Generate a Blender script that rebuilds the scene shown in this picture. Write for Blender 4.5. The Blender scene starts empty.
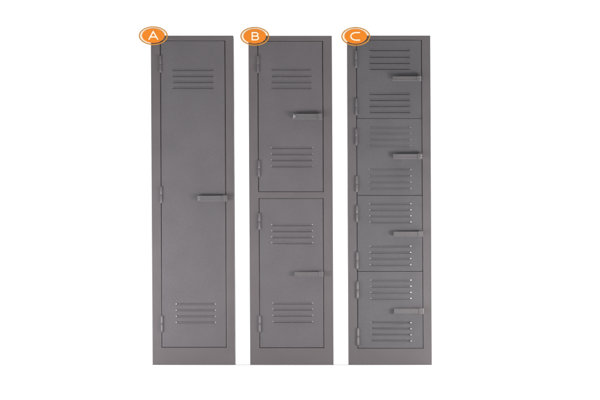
import bpy, bmesh, math

C = bpy.context.scene
COL = C.collection
S = 1.8 / 329.8            # metres per photo pixel at the locker fronts
YB = 365.1                 # photo row of the floor line
CX = 300.0


# ------------------------------------------------------------------ materials
def new_mat(name):
    m = bpy.data.materials.new(name)
    m.use_nodes = True
    nt = m.node_tree
    return m, nt, nt.nodes['Principled BSDF']


def paint(name, col, vary=0.13, rough=0.36, bump=0.16, scale=900.0):
    """powder-coated sheet steel: fine orange-peel bump, faint mottling and handling marks"""
    m, nt, b = new_mat(name)
    N, Lk = nt.nodes.new, nt.links.new
    tc = N('ShaderNodeTexCoord')
    n1 = N('ShaderNodeTexNoise'); n1.inputs['Scale'].default_value = 7.0; n1.inputs['Detail'].default_value = 5.0
    n2 = N('ShaderNodeTexNoise'); n2.inputs['Scale'].default_value = 230.0; n2.inputs['Detail'].default_value = 3.0
    for n in (n1, n2):
        Lk(tc.outputs['Object'], n.inputs['Vector'])
    mix = N('ShaderNodeMix'); mix.data_type = 'FLOAT'
    mix.inputs[0].default_value = 0.72
    Lk(n1.outputs['Fac'], mix.inputs[2]); Lk(n2.outputs['Fac'], mix.inputs[3])
    ramp = N('ShaderNodeValToRGB')
    lo = [c * (1 - vary) for c in col]; hi = [c * (1 + vary) for c in col]
    ramp.color_ramp.elements[0].position = 0.32; ramp.color_ramp.elements[0].color = (*lo, 1)
    ramp.color_ramp.elements[1].position = 0.68; ramp.color_ramp.elements[1].color = (*hi, 1)
    Lk(mix.outputs[0], ramp.inputs['Fac'])
    Lk(ramp.outputs['Color'], b.inputs['Base Color'])
    n3 = N('ShaderNodeTexNoise'); n3.inputs['Scale'].default_value = scale; n3.inputs['Detail'].default_value = 2.0
    n4 = N('ShaderNodeTexNoise'); n4.inputs['Scale'].default_value = 5.0; n4.inputs['Detail'].default_value = 1.0
    Lk(tc.outputs['Object'], n3.inputs['Vector']); Lk(tc.outputs['Object'], n4.inputs['Vector'])
    bp = N('ShaderNodeBump'); bp.inputs['Strength'].default_value = bump; bp.inputs['Distance'].default_value = 0.0006
    Lk(n3.outputs['Fac'], bp.inputs['Height'])
    bp2 = N('ShaderNodeBump'); bp2.inputs['Strength'].default_value = 0.14; bp2.inputs['Distance'].default_value = 0.006
    Lk(n4.outputs['Fac'], bp2.inputs['Height']); Lk(bp.outputs['Normal'], bp2.inputs['Normal'])
    Lk(bp2.outputs['Normal'], b.inputs['Normal'])
    rr = N('ShaderNodeMapRange'); rr.inputs['To Min'].default_value = rough - 0.08; rr.inputs['To Max'].default_value = rough + 0.12
    Lk(n1.outputs['Fac'], rr.inputs['Value']); Lk(rr.outputs['Result'], b.inputs['Roughness'])
    return m


def plain(name, col, rough=0.4, metal_shine=0.0, vary=0.04, scale=60.0):
    m, nt, b = new_mat(name)
    N, Lk = nt.nodes.new, nt.links.new
    tc = N('ShaderNodeTexCoord'); n = N('ShaderNodeTexNoise'); n.inputs['Scale'].default_value = scale
    Lk(tc.outputs['Object'], n.inputs['Vector'])
    ramp = N('ShaderNodeValToRGB')
    ramp.color_ramp.elements[0].color = (*[c * (1 - vary) for c in col], 1)
    ramp.color_ramp.elements[1].color = (*[min(1, c * (1 + vary)) for c in col], 1)
    Lk(n.outputs['Fac'], ramp.inputs['Fac']); Lk(ramp.outputs['Color'], b.inputs['Base Color'])
    b.inputs['Roughness'].default_value = rough; b.inputs['Metallic'].default_value = metal_shine
    return m


M = {
    'door':   paint('door_paint',   (0.0900, 0.0825, 0.0890)),
    'frame':  paint('frame_paint',  (0.0945, 0.0830, 0.0868)),
    'cool_door':  paint('cool_door_paint',  (0.0800, 0.0762, 0.0830)),
    'cool_frame': paint('cool_frame_paint', (0.0895, 0.0808, 0.0848)),
    'hinge':  paint('hinge_paint',  (0.0970, 0.0895, 0.0930), rough=0.36),
    'handle': paint('handle_paint', (0.1000, 0.0930, 0.0970), rough=0.34),
    'metal_shine':  plain('louvre_glint', (0.50, 0.50, 0.52), rough=0.35),  # glints at the louvre ends, painted in as a pale colour
    'orange': plain('orange_enamel', (0.66, 0.180, 0.004), rough=0.35),
    'ring':   plain('ochre_enamel', (0.42, 0.185, 0.028), rough=0.4),
    'screw':  plain('worn_zinc', (0.24, 0.235, 0.235), rough=0.35),
    'white':  plain('white_enamel', (0.72, 0.64, 0.49), rough=0.4),
    'letter': plain('cream_enamel', (0.80, 0.76, 0.58), rough=0.4),
    'floor':  plain('white_floor', (0.86, 0.86, 0.86), rough=0.8, vary=0.01, scale=3.0),
}


# ------------------------------------------------------------------ mesh helpers
class MB:
    def __init__(self, lean=0.0):
        self.bm = bmesh.new(); self.lean = lean

    def quad(self, pts, mat=0, smooth=False):
        f = self.bm.faces.new([self.bm.verts.new(p) for p in pts])
        f.material_index = mat; f.smooth = smooth
        return f

    def box(self, x0, x1, y0, y1, z0, z1, mat=0):
        v = [self.bm.verts.new((x, y, z)) for x in (x0, x1) for y in (y0, y1) for z in (z0, z1)]
        for ids in ((0, 1, 3, 2), (4, 6, 7, 5), (0, 4, 5, 1), (2, 3, 7, 6), (0, 2, 6, 4), (1, 5, 7, 3)):
            f = self.bm.faces.new([v[i] for i in ids]); f.material_index = mat

    def sheet(self, xs, zs, y0, y1, hole):
        """a plate y0 (front) .. y1 (back) on a grid, leaving out cells where hole(x, z)"""
        V = {}
        def v(i, j, k):
            if (i, j, k) not in V:
                V[(i, j, k)] = self.bm.verts.new((xs[i], (y0, y1)[k], zs[j]))
            return V[(i, j, k)]
        nx, nz = len(xs) - 1, len(zs) - 1
        full = {(i, j) for i in range(nx) for j in range(nz)
                if not hole((xs[i] + xs[i + 1]) / 2, (zs[j] + zs[j + 1]) / 2)}
        for i, j in full:
            self.bm.faces.new((v(i, j, 0), v(i + 1, j, 0), v(i + 1, j + 1, 0), v(i, j + 1, 0)))
            self.bm.faces.new((v(i, j, 1), v(i, j + 1, 1), v(i + 1, j + 1, 1), v(i + 1, j, 1)))
            for (di, dj), (a, b) in {(-1, 0): ((i, j + 1), (i, j)), (1, 0): ((i + 1, j), (i + 1, j + 1)),
                                     (0, -1): ((i, j), (i + 1, j)), (0, 1): ((i + 1, j + 1), (i, j + 1))}.items():
                if (i + di, j + dj) not in full:
                    self.bm.faces.new((v(*a, 0), v(*a, 1), v(*b, 1), v(*b, 0)))

    def barrel(self, x, y, z0, z1, r, mat=0, n=16):
        """vertical rounded barrel"""
        prof = [(z0, r * 0.55), (z0 + r * 0.35, r * 0.9), (z0 + r * 0.8, r), (z1 - r * 0.8, r), (z1 - r * 0.35, r * 0.9), (z1, r * 0.55)]
        rings = [[self.bm.verts.new((x + rr * math.cos(2 * math.pi * k / n), y + rr * math.sin(2 * math.pi * k / n), z)) for k in range(n)]
                 for z, rr in prof]
        for a, b in zip(rings, rings[1:]):
            for k in range(n):
                f = self.bm.faces.new((a[k], a[(k + 1) % n], b[(k + 1) % n], b[k])); f.smooth = True; f.material_index = mat
        self.bm.faces.new(rings[0][::-1]).material_index = mat
        self.bm.faces.new(rings[-1]).material_index = mat

    def dome(self, x, y, z, rx, ry, rz, mat=0, n=12, m=5):
        """half ellipsoid bulging towards -y"""
        rings = []
        for j in range(m):
            t = j / m * math.pi / 2
            rings.append([self.bm.verts.new((x + rx * math.cos(t) * math.cos(2 * math.pi * k / n), y - ry * math.sin(t),
                                             z + rz * math.cos(t) * math.sin(2 * math.pi * k / n))) for k in range(n)])
        top = self.bm.verts.new((x, y - ry, z))
        for a, b in zip(rings, rings[1:]):
            for k in range(n):
                f = self.bm.faces.new((a[k], a[(k + 1) % n], b[(k + 1) % n], b[k])); f.smooth = True; f.material_index = mat
        for k in range(n):
            f = self.bm.faces.new((rings[-1][k], rings[-1][(k + 1) % n], top)); f.smooth = True; f.material_index = mat

    def loop_prism(self, outer, inner, y0, y1, mat=0):
        """flat plate between two matching open/closed outlines (lists of x,z); inner None = filled"""
        n = len(outer)
        if inner is None:
            a = [self.bm.verts.new((p[0], y0, p[1])) for p in outer]; b = [self.bm.verts.new((p[0], y1, p[1])) for p in outer]
            self.bm.faces.new(a).material_index = mat; self.bm.faces.new(b[::-1]).material_index = mat
            for k in range(n):
                f = self.bm.faces.new((a[k], b[k], b[(k + 1) % n], a[(k + 1) % n])); f.material_index = mat
            return
        rows = [[self.bm.verts.new((p[0], y, p[1])) for p in ln] for ln, y in ((outer, y0), (inner, y0), (inner, y1), (outer, y1))]
        closed = outer[0] == outer[-1]
        if closed:
            for r in rows:
                self.bm.verts.remove(r[-1]); r[-1] = r[0]
        for r in range(4):
            a, b = rows[r], rows[(r + 1) % 4]
            for k in range(n - 1):
                self.bm.faces.new((a[k], a[k + 1], b[k + 1], b[k])).material_index = mat
        if not closed:
            for k in (0, -1):
                self.bm.faces.new([r[k] for r in rows]).material_index = mat

    def build(self, name, mats, parent=None, bevel=0.0, segs=2):
        bmesh.ops.recalc_face_normals(self.bm, faces=self.bm.faces)
        for v in self.bm.verts:
            v.co.x -= self.lean * v.co.z
        me = bpy.data.meshes.new(name); self.bm.to_mesh(me); self.bm.free()
        for m in (mats if isinstance(mats, (list, tuple)) else [mats]):
            me.materials.append(m)
        o = bpy.data.objects.new(name, me); COL.objects.link(o)
        if parent:
            o.parent = parent
        if bevel:
            bv = o.modifiers.new('Bevel', 'BEVEL'); bv.width = bevel; bv.segments = segs
            bv.limit_method = 'ANGLE'; bv.angle_limit = math.radians(40); bv.use_clamp_overlap = True
        return o


def thing(name, label, cat, loc, group=None):
    o = bpy.data.objects.new(name, None); COL.objects.link(o)
    o.location = loc; o.empty_display_size = 0.1
    o['label'] = label; o['category'] = cat
    if group:
        o['group'] = group
    return o


# ------------------------------------------------------------------ lockers
DEPTH = 0.32
DY = -0.0015               # door fronts stand this proud of the frame


def louvres(mb, x0, x1, zs, hh, p, gap, dl, dr, dw=None):
    """four pressed louvres in one door; dl/dr = size of the pale dome painting a glint at the left/right end of each"""
    for q, z in enumerate(zs):
        zt, zb = z + hh / 2, z - hh / 2
        if p < 0:                      # pressed inwards: a blade leaning back from its lower edge
            n, q0 = 6, []
            for k in range(n + 1):
                t = k / n
                q0.append([mb.bm.verts.new((x, DY + 0.0008 - p * t ** 0.8, zb + (zt - zb) * t)) for x in (x0 + 0.0035, x1 - 0.0035)])
            for a, b in zip(q0, q0[1:]):
                mb.bm.faces.new((a[0], a[1], b[1], b[0])).smooth = True
        xe = [0.0, 0.0015, 0.004, 0.008, 0.013]
        xs = [x0 + e for e in xe] + [x0 + (x1 - x0) * k / 6 for k in range(1, 6)] + [x1 - e for e in xe[::-1]]
        ts = [0.0, 0.12, 0.3, 0.55, 0.8, 1.0]
        g = []
        for x in (xs if p > 0 else []):
            d = min(x - x0, x1 - x); f = min(1.0, d / 0.013); f = math.sin(f * math.pi / 2)
            col = [mb.bm.verts.new((x, DY - 0.0004 - p * f * t ** 0.9, zt + (zb - zt) * t)) for t in ts]
            col.append(mb.bm.verts.new((x, DY + 0.0008 - p * f + min(0.0014, p * f), zb + 0.0004)))
            g.append(col)
        for a, b in zip(g, g[1:]):
            for k in range(len(a) - 1):
                fc = mb.bm.faces.new((a[k], a[k + 1], b[k + 1], b[k])); fc.smooth = k < len(a) - 2
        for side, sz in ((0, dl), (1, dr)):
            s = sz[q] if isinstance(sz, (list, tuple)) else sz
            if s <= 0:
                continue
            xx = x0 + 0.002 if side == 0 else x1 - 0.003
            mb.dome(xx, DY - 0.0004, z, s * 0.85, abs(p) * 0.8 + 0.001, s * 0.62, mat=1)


def make_handle(mb, x0, x1, z0, z1):
    """horizontal pull bar on two brackets; its free end shows two fixing screws"""
    yb, yf = -0.014, -0.024
    r = 0.004
    mb.box(x0, x1, yf, yb, z0, z1)                                        # the bar
    mb.box(x0 + 0.004, x1 - 0.004, yf - 0.0016, yf + 0.002, z1 - 0.0055, z1 - 0.0015)   # folded lips
    mb.box(x0 + 0.004, x1 - 0.004, yf - 0.0016, yf + 0.002, z0 + 0.0015, z0 + 0.0055)
    zm = (z0 + z1) / 2
    mb.box(x0 + 0.010, x0 + 0.034, yb - 0.002, DY + 0.002, z0 + 0.005, z1 - 0.005)      # bracket
    mb.box(x1 - 0.040, x1 - 0.008, yb - 0.002, DY + 0.002, z0 + 0.003, z1 - 0.003)      # latch housing
    mb.box(x1 - 0.024, x1 + 0.001, yf - 0.0035, yb + 0.001, z0 - 0.0015, z1 + 0.0015)   # end collar


def make_locker(outer, lean, doors, label, door_mat='door', frame_mat='frame'):
    L, R, top = outer
    cx = (L + R) / 2
    lean_px = lean / 329.8

    def X(x, y):                       # photo pixel -> straight local x
        return (x - cx + lean_px * (YB - y)) * S

    def Z(y):
        return (YB - y) * S
    root = thing('locker', label, 'locker', ((cx - CX) * S, 0, 0), 'grey steel lockers standing in a row')
    xl, xr, zt = (L - cx) * S, (R - cx) * S, Z(top)
    # shell: sides, back, top and bottom of folded sheet
    b = MB(lean_px)
    t = 0.0015
    b.box(xl, xl + t, 0.022, DEPTH, 0, zt); b.box(xr - t, xr, 0.022, DEPTH, 0, zt)
    b.box(xl + t, xr - t, DEPTH - t, DEPTH, 0, zt)
    b.box(xl + t, xr - t, 0.022, DEPTH - t, zt - t, zt); b.box(xl + t, xr - t, 0.022, DEPTH - t, 0.075, 0.075 + t)
    b.build('body', M[frame_mat], root)
    # front frame with its door openings
    holes = []
    for d in doors:
        x0 = sum(X(x, y) for x, y in d['left']) / 2; x1 = sum(X(x, y) for x, y in d['right']) / 2
        holes.append([x0, x1, Z(d['bottom']), Z(d['top'])])
    gs, gt = 0.0017, 0.0012             # half widths of the door gaps
    op = []
    for h in holes:
        op.append([h[0] - gs, h[1] + gs, h[2] - gt, h[3] + gt])
    xs = sorted({xl, xr, *[o[0] for o in op], *[o[1] for o in op]})
    zs = sorted({0.0, zt, *[o[2] for o in op], *[o[3] for o in op]})
    b = MB(lean_px)
    b.sheet(xs, zs, 0.0, 0.022, lambda x, z: any(o[0] < x < o[1] and o[2] < z < o[3] for o in op))
    b.build('front_frame', M[frame_mat], root, bevel=0.0014)
    # doors
    for d, h in zip(doors, holes):
        x0, x1, z0, z1 = h[0] + gs, h[1] - gs, h[2] + gt, h[3] - gt
        slots, vents = [], []
        for v in d['vents']:
            ys = v['ys']; ym = sum(ys) / len(ys)
            vx0, vx1 = X(v['x'][0], ym), X(v['x'][1], ym)
            hh, p, gap = v['hh'], v['p'], v['gap']
            zz = [Z(y) for y in ys]
            for z in zz:
                slots.append((vx0 + 0.004, vx1 - 0.004, z - hh / 2 - gap, z + hh / 2 - 0.0012))
            vents.append((vx0, vx1, zz, hh, p, gap, v.get('dl', 0), v.get('dr', 0)))
        b = MB(lean_px)
        xs = sorted({x0, x1, *[s[0] for s in slots], *[s[1] for s in slots]})
        zs = sorted({z0, z1, *[s[2] for s in slots], *[s[3] for s in slots]})
        b.sheet(xs, zs, DY, 0.017, lambda x, z: any(s[0] < x < s[1] and s[2] < z < s[3] for s in slots))
        door = b.build('door', M[door_mat], root, bevel=0.0028, segs=3)
        for v in vents:
            b = MB(lean_px); louvres(b, *v)
            b.build('louvre_vent', [M[door_mat], M['metal_shine']], door)
        for hx, hy0, hy1 in d['hinges']:
            b = MB(lean_px)
            x = X(hx, (hy0 + hy1) / 2); a0, a1 = Z(hy1), Z(hy0)
            n = 2; seg = (a1 - a0) / n
            for k in range(n):
                b.barrel(x, -0.0062, a0 + k * seg + 0.0004, a0 + (k + 1) * seg - 0.0004, 0.0062)
            b.barrel(x, -0.0062, a0 - 0.0015, a1 + 0.0015, 0.0035)
            b.box(x - 0.0068, x + 0.0068, -0.0062, -0.0003, a0 + 0.001, a1 - 0.001)
            b.build('hinge', M['hinge'], door)
        for (hx0, hx1, hy0, hy1) in d['handles']:
            b = MB(lean_px); ym = (hy0 + hy1) / 2
            make_handle(b, X(hx0, ym), X(hx1, ym), Z(hy1), Z(hy0))
            b.build('door_handle', M['handle'], door, bevel=0.0016)
            zm = Z(ym); xa = X(hx0, ym)
            if d.get('end') == 'screws':
                for dz in (-0.0058, 0.0058):
                    b = MB(lean_px); b.dome(xa + 0.010, -0.0238, zm + dz, 0.0036, 0.0026, 0.0030)
                    b.build('screw', M['screw'], door)
            elif d.get('end') == 'wedge':
                b = MB(lean_px)
                b.loop_prism([(xa + 0.001, zm - 0.0125), (xa + 0.001, zm + 0.0125), (xa + 0.016, zm)], None, -0.0275, -0.0235)
                b.build('end_tab', M['screw'], door, bevel=0.001)
            elif d.get('end') == 'rivet':
                b = MB(lean_px); b.dome(X(hx1, ym) - 0.004, -0.0272, zm - 0.007, 0.0042, 0.002, 0.0034)
                b.dome(X(hx1, ym) - 0.004, -0.0272, zm + 0.006, 0.0030, 0.002, 0.0040)
                b.build('rivet', M['screw'], door)
    return root


def vent(x, ys, kind, dl=0, dr=0):
    hh, p, gap = {'line': (0.009, 0.0035, 0.0022), 'thin': (0.0095, 0.0032, 0.0008), 'band': (0.0150, -0.0050, 0.0),
                  'soft': (0.0120, -0.0034, 0.0)}[kind]
    return dict(x=x, ys=ys, hh=hh, p=p, gap=gap, dl=dl, dr=dr)


mm = 0.001
locker_a = make_locker((152.5, 235.1, 35.4), 1.8, [
    dict(left=((160.0, 41), (162.4, 347)), right=((224.8, 41), (226.6, 347)), top=40.8, bottom=347.4,
         hinges=[(160.4, 55.6, 72.4), (161.2, 186.4, 203), (161.9, 315.6, 332.2)],
         end='screws', handles=[(197.2, 227.3, 195.7, 201.4)],
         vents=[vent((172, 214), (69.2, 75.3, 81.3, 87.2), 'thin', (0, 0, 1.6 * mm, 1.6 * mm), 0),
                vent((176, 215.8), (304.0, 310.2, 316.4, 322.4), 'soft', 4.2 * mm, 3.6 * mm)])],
    'tall grey locker with one full-height door, under the badge lettered A')
locker_b = make_locker((250.1, 333.7, 35.6), 1.8, [
    dict(left=((257.4, 41), (258.9, 191)), right=((322.6, 41), (323.3, 191)), top=41.2, bottom=191.6,
         hinges=[(258.0, 55.6, 72.6), (259.0, 160.4, 176.8)], end='wedge', handles=[(293, 322.2, 113.9, 119.3)],
         vents=[vent((271, 312), (68.8, 75.4, 81.5, 87.3), 'thin'),
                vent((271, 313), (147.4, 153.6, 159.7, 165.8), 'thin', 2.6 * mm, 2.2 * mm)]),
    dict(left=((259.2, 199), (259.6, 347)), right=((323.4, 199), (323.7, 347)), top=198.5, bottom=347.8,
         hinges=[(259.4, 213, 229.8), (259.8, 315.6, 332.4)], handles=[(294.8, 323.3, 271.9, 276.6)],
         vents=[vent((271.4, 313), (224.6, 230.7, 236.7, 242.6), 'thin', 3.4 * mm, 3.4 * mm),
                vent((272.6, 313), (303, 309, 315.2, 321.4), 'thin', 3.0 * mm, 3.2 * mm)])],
    'tall grey locker with two doors one above the other, under the badge lettered B')
locker_c = make_locker((348.75, 431.85, 35.4), 1.55, [
    dict(left=((356.4, 41), (356.8, 118)), right=((421.4, 41), (421.9, 118)), top=40.2, bottom=118.4,
         hinges=[(356.0, 50.4, 67.6), (356.3, 98.4, 115.2)], end='rivet', handles=[(392.5, 421.2, 76.4, 81.0)],
         vents=[vent((369, 410.8), (49.4, 56.1, 62.3, 68.2), 'line'),
                vent((369, 410.8), (93.3, 99.4, 105.4, 111.4), 'line')]),
    dict(left=((356.6, 119), (357.0, 195)), right=((421.8, 119), (422.3, 195)), top=118.4, bottom=195.4,
         hinges=[(356.3, 128.6, 145), (356.7, 176, 192)], end='rivet', handles=[(393, 422, 154, 159)],
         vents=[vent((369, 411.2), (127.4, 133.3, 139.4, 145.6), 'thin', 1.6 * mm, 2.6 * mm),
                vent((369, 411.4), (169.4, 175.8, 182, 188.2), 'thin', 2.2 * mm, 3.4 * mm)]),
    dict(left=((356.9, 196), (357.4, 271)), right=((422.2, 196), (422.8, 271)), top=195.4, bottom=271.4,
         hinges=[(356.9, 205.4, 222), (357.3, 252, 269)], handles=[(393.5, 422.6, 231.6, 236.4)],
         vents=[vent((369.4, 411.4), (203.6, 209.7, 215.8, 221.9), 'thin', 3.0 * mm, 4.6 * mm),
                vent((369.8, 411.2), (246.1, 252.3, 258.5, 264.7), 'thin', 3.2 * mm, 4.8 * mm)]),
    dict(left=((357.4, 272), (358.0, 348)), right=((422.7, 272), (423.2, 348)), top=271.4, bottom=348.4,
         hinges=[(357.6, 281.4, 298.6), (358.1, 328, 345.6)], handles=[(394, 423.4, 308.5, 314)],
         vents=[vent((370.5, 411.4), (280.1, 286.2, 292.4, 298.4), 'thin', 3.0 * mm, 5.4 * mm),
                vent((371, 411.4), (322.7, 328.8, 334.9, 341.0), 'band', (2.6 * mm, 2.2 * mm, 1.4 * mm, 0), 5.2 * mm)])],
    'tall grey locker with four small doors, under the badge lettered C', 'cool_door', 'cool_frame')


# ------------------------------------------------------------------ letter badges
def ribbon(mb, pts, w, y0, y1, closed=False):
    n = len(pts); a, b = [], []
    for i, p in enumerate(pts):
        q0 = pts[i - 1] if (i or closed) else p
        q1 = pts[(i + 1) % n] if (i < n - 1 or closed) else p
        def nrm(u, v):
            d = (v[0] - u[0], v[1] - u[1]); l = math.hypot(*d) or 1
            return (-d[1] / l, d[0] / l)
        n0 = nrm(q0, p) if q0 != p else nrm(p, q1)
        n1 = nrm(p, q1) if q1 != p else n0
        m = (n0[0] + n1[0], n0[1] + n1[1]); l2 = m[0] ** 2 + m[1] ** 2
        k = min(2 / max(l2, 0.35), 2.2) * w / 2
        a.append((p[0] + m[0] * k, p[1] + m[1] * k)); b.append((p[0] - m[0] * k, p[1] - m[1] * k))
    if closed:
        a.append(a[0]); b.append(b[0])
    mb.loop_prism(a, b, y0, y1)


def ellipse(cx, cz, rx, rz, a0=0.0, a1=360.0, n=96):
    pts = [(cx + rx * math.cos(math.radians(a0 + (a1 - a0) * k / n)), cz + rz * math.sin(math.radians(a0 + (a1 - a0) * k / n)))
           for k in range(n + 1)]
    if a1 - a0 == 360.0:
        pts[-1] = pts[0]
    return pts


def make_badge(px, py, corner, strokes, label):
    """oval ring and disc fixed to a locker's top corner, half of it sticking out past the steel"""
    root = thing('letter_badge', label, 'badge', ((px - CX) * S, 0, (YB - py) * S), 'orange letter badges on the lockers')
    s = S
    b = MB(); b.loop_prism(ellipse(0, 0, 14.6 * s, 9.45 * s), ellipse(0, 0, 13.2 * s, 8.2 * s), -0.0045, -0.0003)
    b.build('ring', M['ring'], root, bevel=0.0008)
    # white web that carries the disc inside the ring on the side past the locker's corner
    a0 = math.degrees(math.asin(max(-1, min(1, (py - corner[1]) / 7.8))))
    a1 = 180 + math.degrees(math.acos(max(-1, min(1, (px - corner[0]) / 12.2))))
    b = MB(); b.loop_prism(ellipse(0, 0, 13.25 * s, 8.25 * s, a0, a1), ellipse(0, 0, 11.0 * s, 7.0 * s, a0, a1), -0.0042, -0.0006)
    b.build('web', M['white'], root)
    b = MB(); b.loop_prism(ellipse(0, 0, 11.3 * s, 7.3 * s)[:-1], None, -0.0062, -0.0003)
    disc = b.build('disc', M['orange'], root, bevel=0.0008)
    b = MB()
    for q, st in enumerate(strokes):
        closed = st[0] == st[-1]
        ribbon(b, [(x * s, -y * s) for x, y in (st[:-1] if closed else st)], 1.12 * s, -0.0080 + 0.0003 * q, -0.0055, closed)
    b.build('letter', M['letter'], disc)


def arc(cx, cy, rx, ry, a0, a1, n=20):
    return [(cx + rx * math.cos(math.radians(a0 + (a1 - a0) * k / n)), cy - ry * math.sin(math.radians(a0 + (a1 - a0) * k / n)))
            for k in range(n + 1)]


A_ST = [[(-4.5, 4.1), (-0.05, -4.1), (4.7, 4.1)], [(-3.0, 1.35), (3.1, 1.35)]]
bowl1 = [(-2.6, -3.6), (0.9, -3.6)] + arc(0.9, -1.9, 2.2, 1.7, 80, -80)[1:-1] + [(0.9, -0.2), (-2.6, -0.2)]
bowl2 = [(0.9, -0.2), (1.2, -0.2)] + arc(1.2, 1.7, 2.5, 1.9, 80, -80)[1:-1] + [(1.2, 3.6), (-2.6, 3.6), (-2.6, 0.3)]
B_ST = [bowl1 + [bowl1[0]], bowl2]
C_ST = [[(4.3, -3.75)] + arc(0.2, 0.0, 5.0, 3.75, 90, 270, 28) + [(4.3, 3.75)]]
make_badge(153.3, 35.6, (150.4, 35.4), A_ST, 'oval orange badge lettered A at the corner of the one-door locker')
make_badge(254.8, 36.2, (248.2, 35.6), B_ST, 'oval orange badge lettered B at the corner of the two-door locker')
make_badge(355.7, 36.3, (347.2, 35.4), C_ST, 'oval orange badge lettered C at the corner of the four-door locker')


# ------------------------------------------------------------------ white studio floor and backdrop
def struct(name, verts, faces, m):
    me = bpy.data.meshes.new(name); me.from_pydata(verts, [], faces); me.materials.append(m)
    for p in me.polygons:
        p.use_smooth = True
    o = bpy.data.objects.new(name, me); COL.objects.link(o); o['kind'] = 'structure'
    return o


W = 9.0
yb = 2.2
struct('floor', [(-W, -32, 0), (W, -32, 0), (W, yb, 0), (-W, yb, 0)], [(0, 1, 2, 3)], M['floor'])
prof = [(yb, 0.0)] + [(yb + 0.9 * math.sin(math.radians(a)), 0.9 - 0.9 * math.cos(math.radians(a))) for a in range(6, 91, 6)] + [(yb + 0.9, 6.0)]
vs = [(x, y, z) for y, z in prof for x in (-W, W)]
struct('backdrop', vs, [(2 * k, 2 * k + 1, 2 * k + 3, 2 * k + 2) for k in range(len(prof) - 1)], M['floor'])


# ------------------------------------------------------------------ lamps
def area(name, loc, target, sx, sy, power, col=(1, 1, 1)):
    l = bpy.data.lights.new(name, 'AREA'); l.shape = 'RECTANGLE'; l.size = sx; l.size_y = sy; l.energy = power; l.color = col
    o = bpy.data.objects.new(name, l); COL.objects.link(o); o.location = loc
    from mathutils import Vector
    o.rotation_euler = (Vector(target) - Vector(loc)).to_track_quat('-Z', 'Y').to_euler()
    return o


area('fill_backdrop', (0, 1.1, 3.6), (0, 1.25, 0), 6.4, 0.9, 185)  # added light, keeps backdrop and rear floor white
area('fill_overhead', (0, -7.4, 3.9), (0, -7.4, 0), 5.5, 14.6, 375).data.spread = math.radians(75)  # added light, spread narrowed to whiten the floor and spare the fronts
area('lamp_left', (-2.1, -1.3, 0.26), (-0.45, 0, 0.2), 0.9, 0.45, 50, (0.95, 0.97, 1.0))
area('lamp_right', (2.1, -1.3, 0.26), (0.5, 0, 0.15), 0.9, 0.45, 60, (1.0, 0.96, 0.94))

w = bpy.data.worlds.new('World'); C.world = w; w.use_nodes = True
w.node_tree.nodes['Background'].inputs['Color'].default_value = (1, 1, 1, 1)
w.node_tree.nodes['Background'].inputs['Strength'].default_value = 0.22

# ------------------------------------------------------------------ camera
D, H = 28.0, 0.22
cam = bpy.data.cameras.new('camera'); co = bpy.data.objects.new('camera', cam); COL.objects.link(co)
co.location = (0, -D, H); co.rotation_euler = (math.radians(90), 0, 0)
frame_w = 600 * S
cam.sensor_width = 36; cam.lens = 36 * D / frame_w
cam.shift_y = ((YB - 200) * S - H) / frame_w
cam.clip_start = 0.1; cam.clip_end = 200
C.camera = co
C.view_settings.view_transform = 'Standard'; C.view_settings.look = 'None'
C.view_settings.exposure = 0; C.view_settings.gamma = 1
C.cycles.use_denoising = True
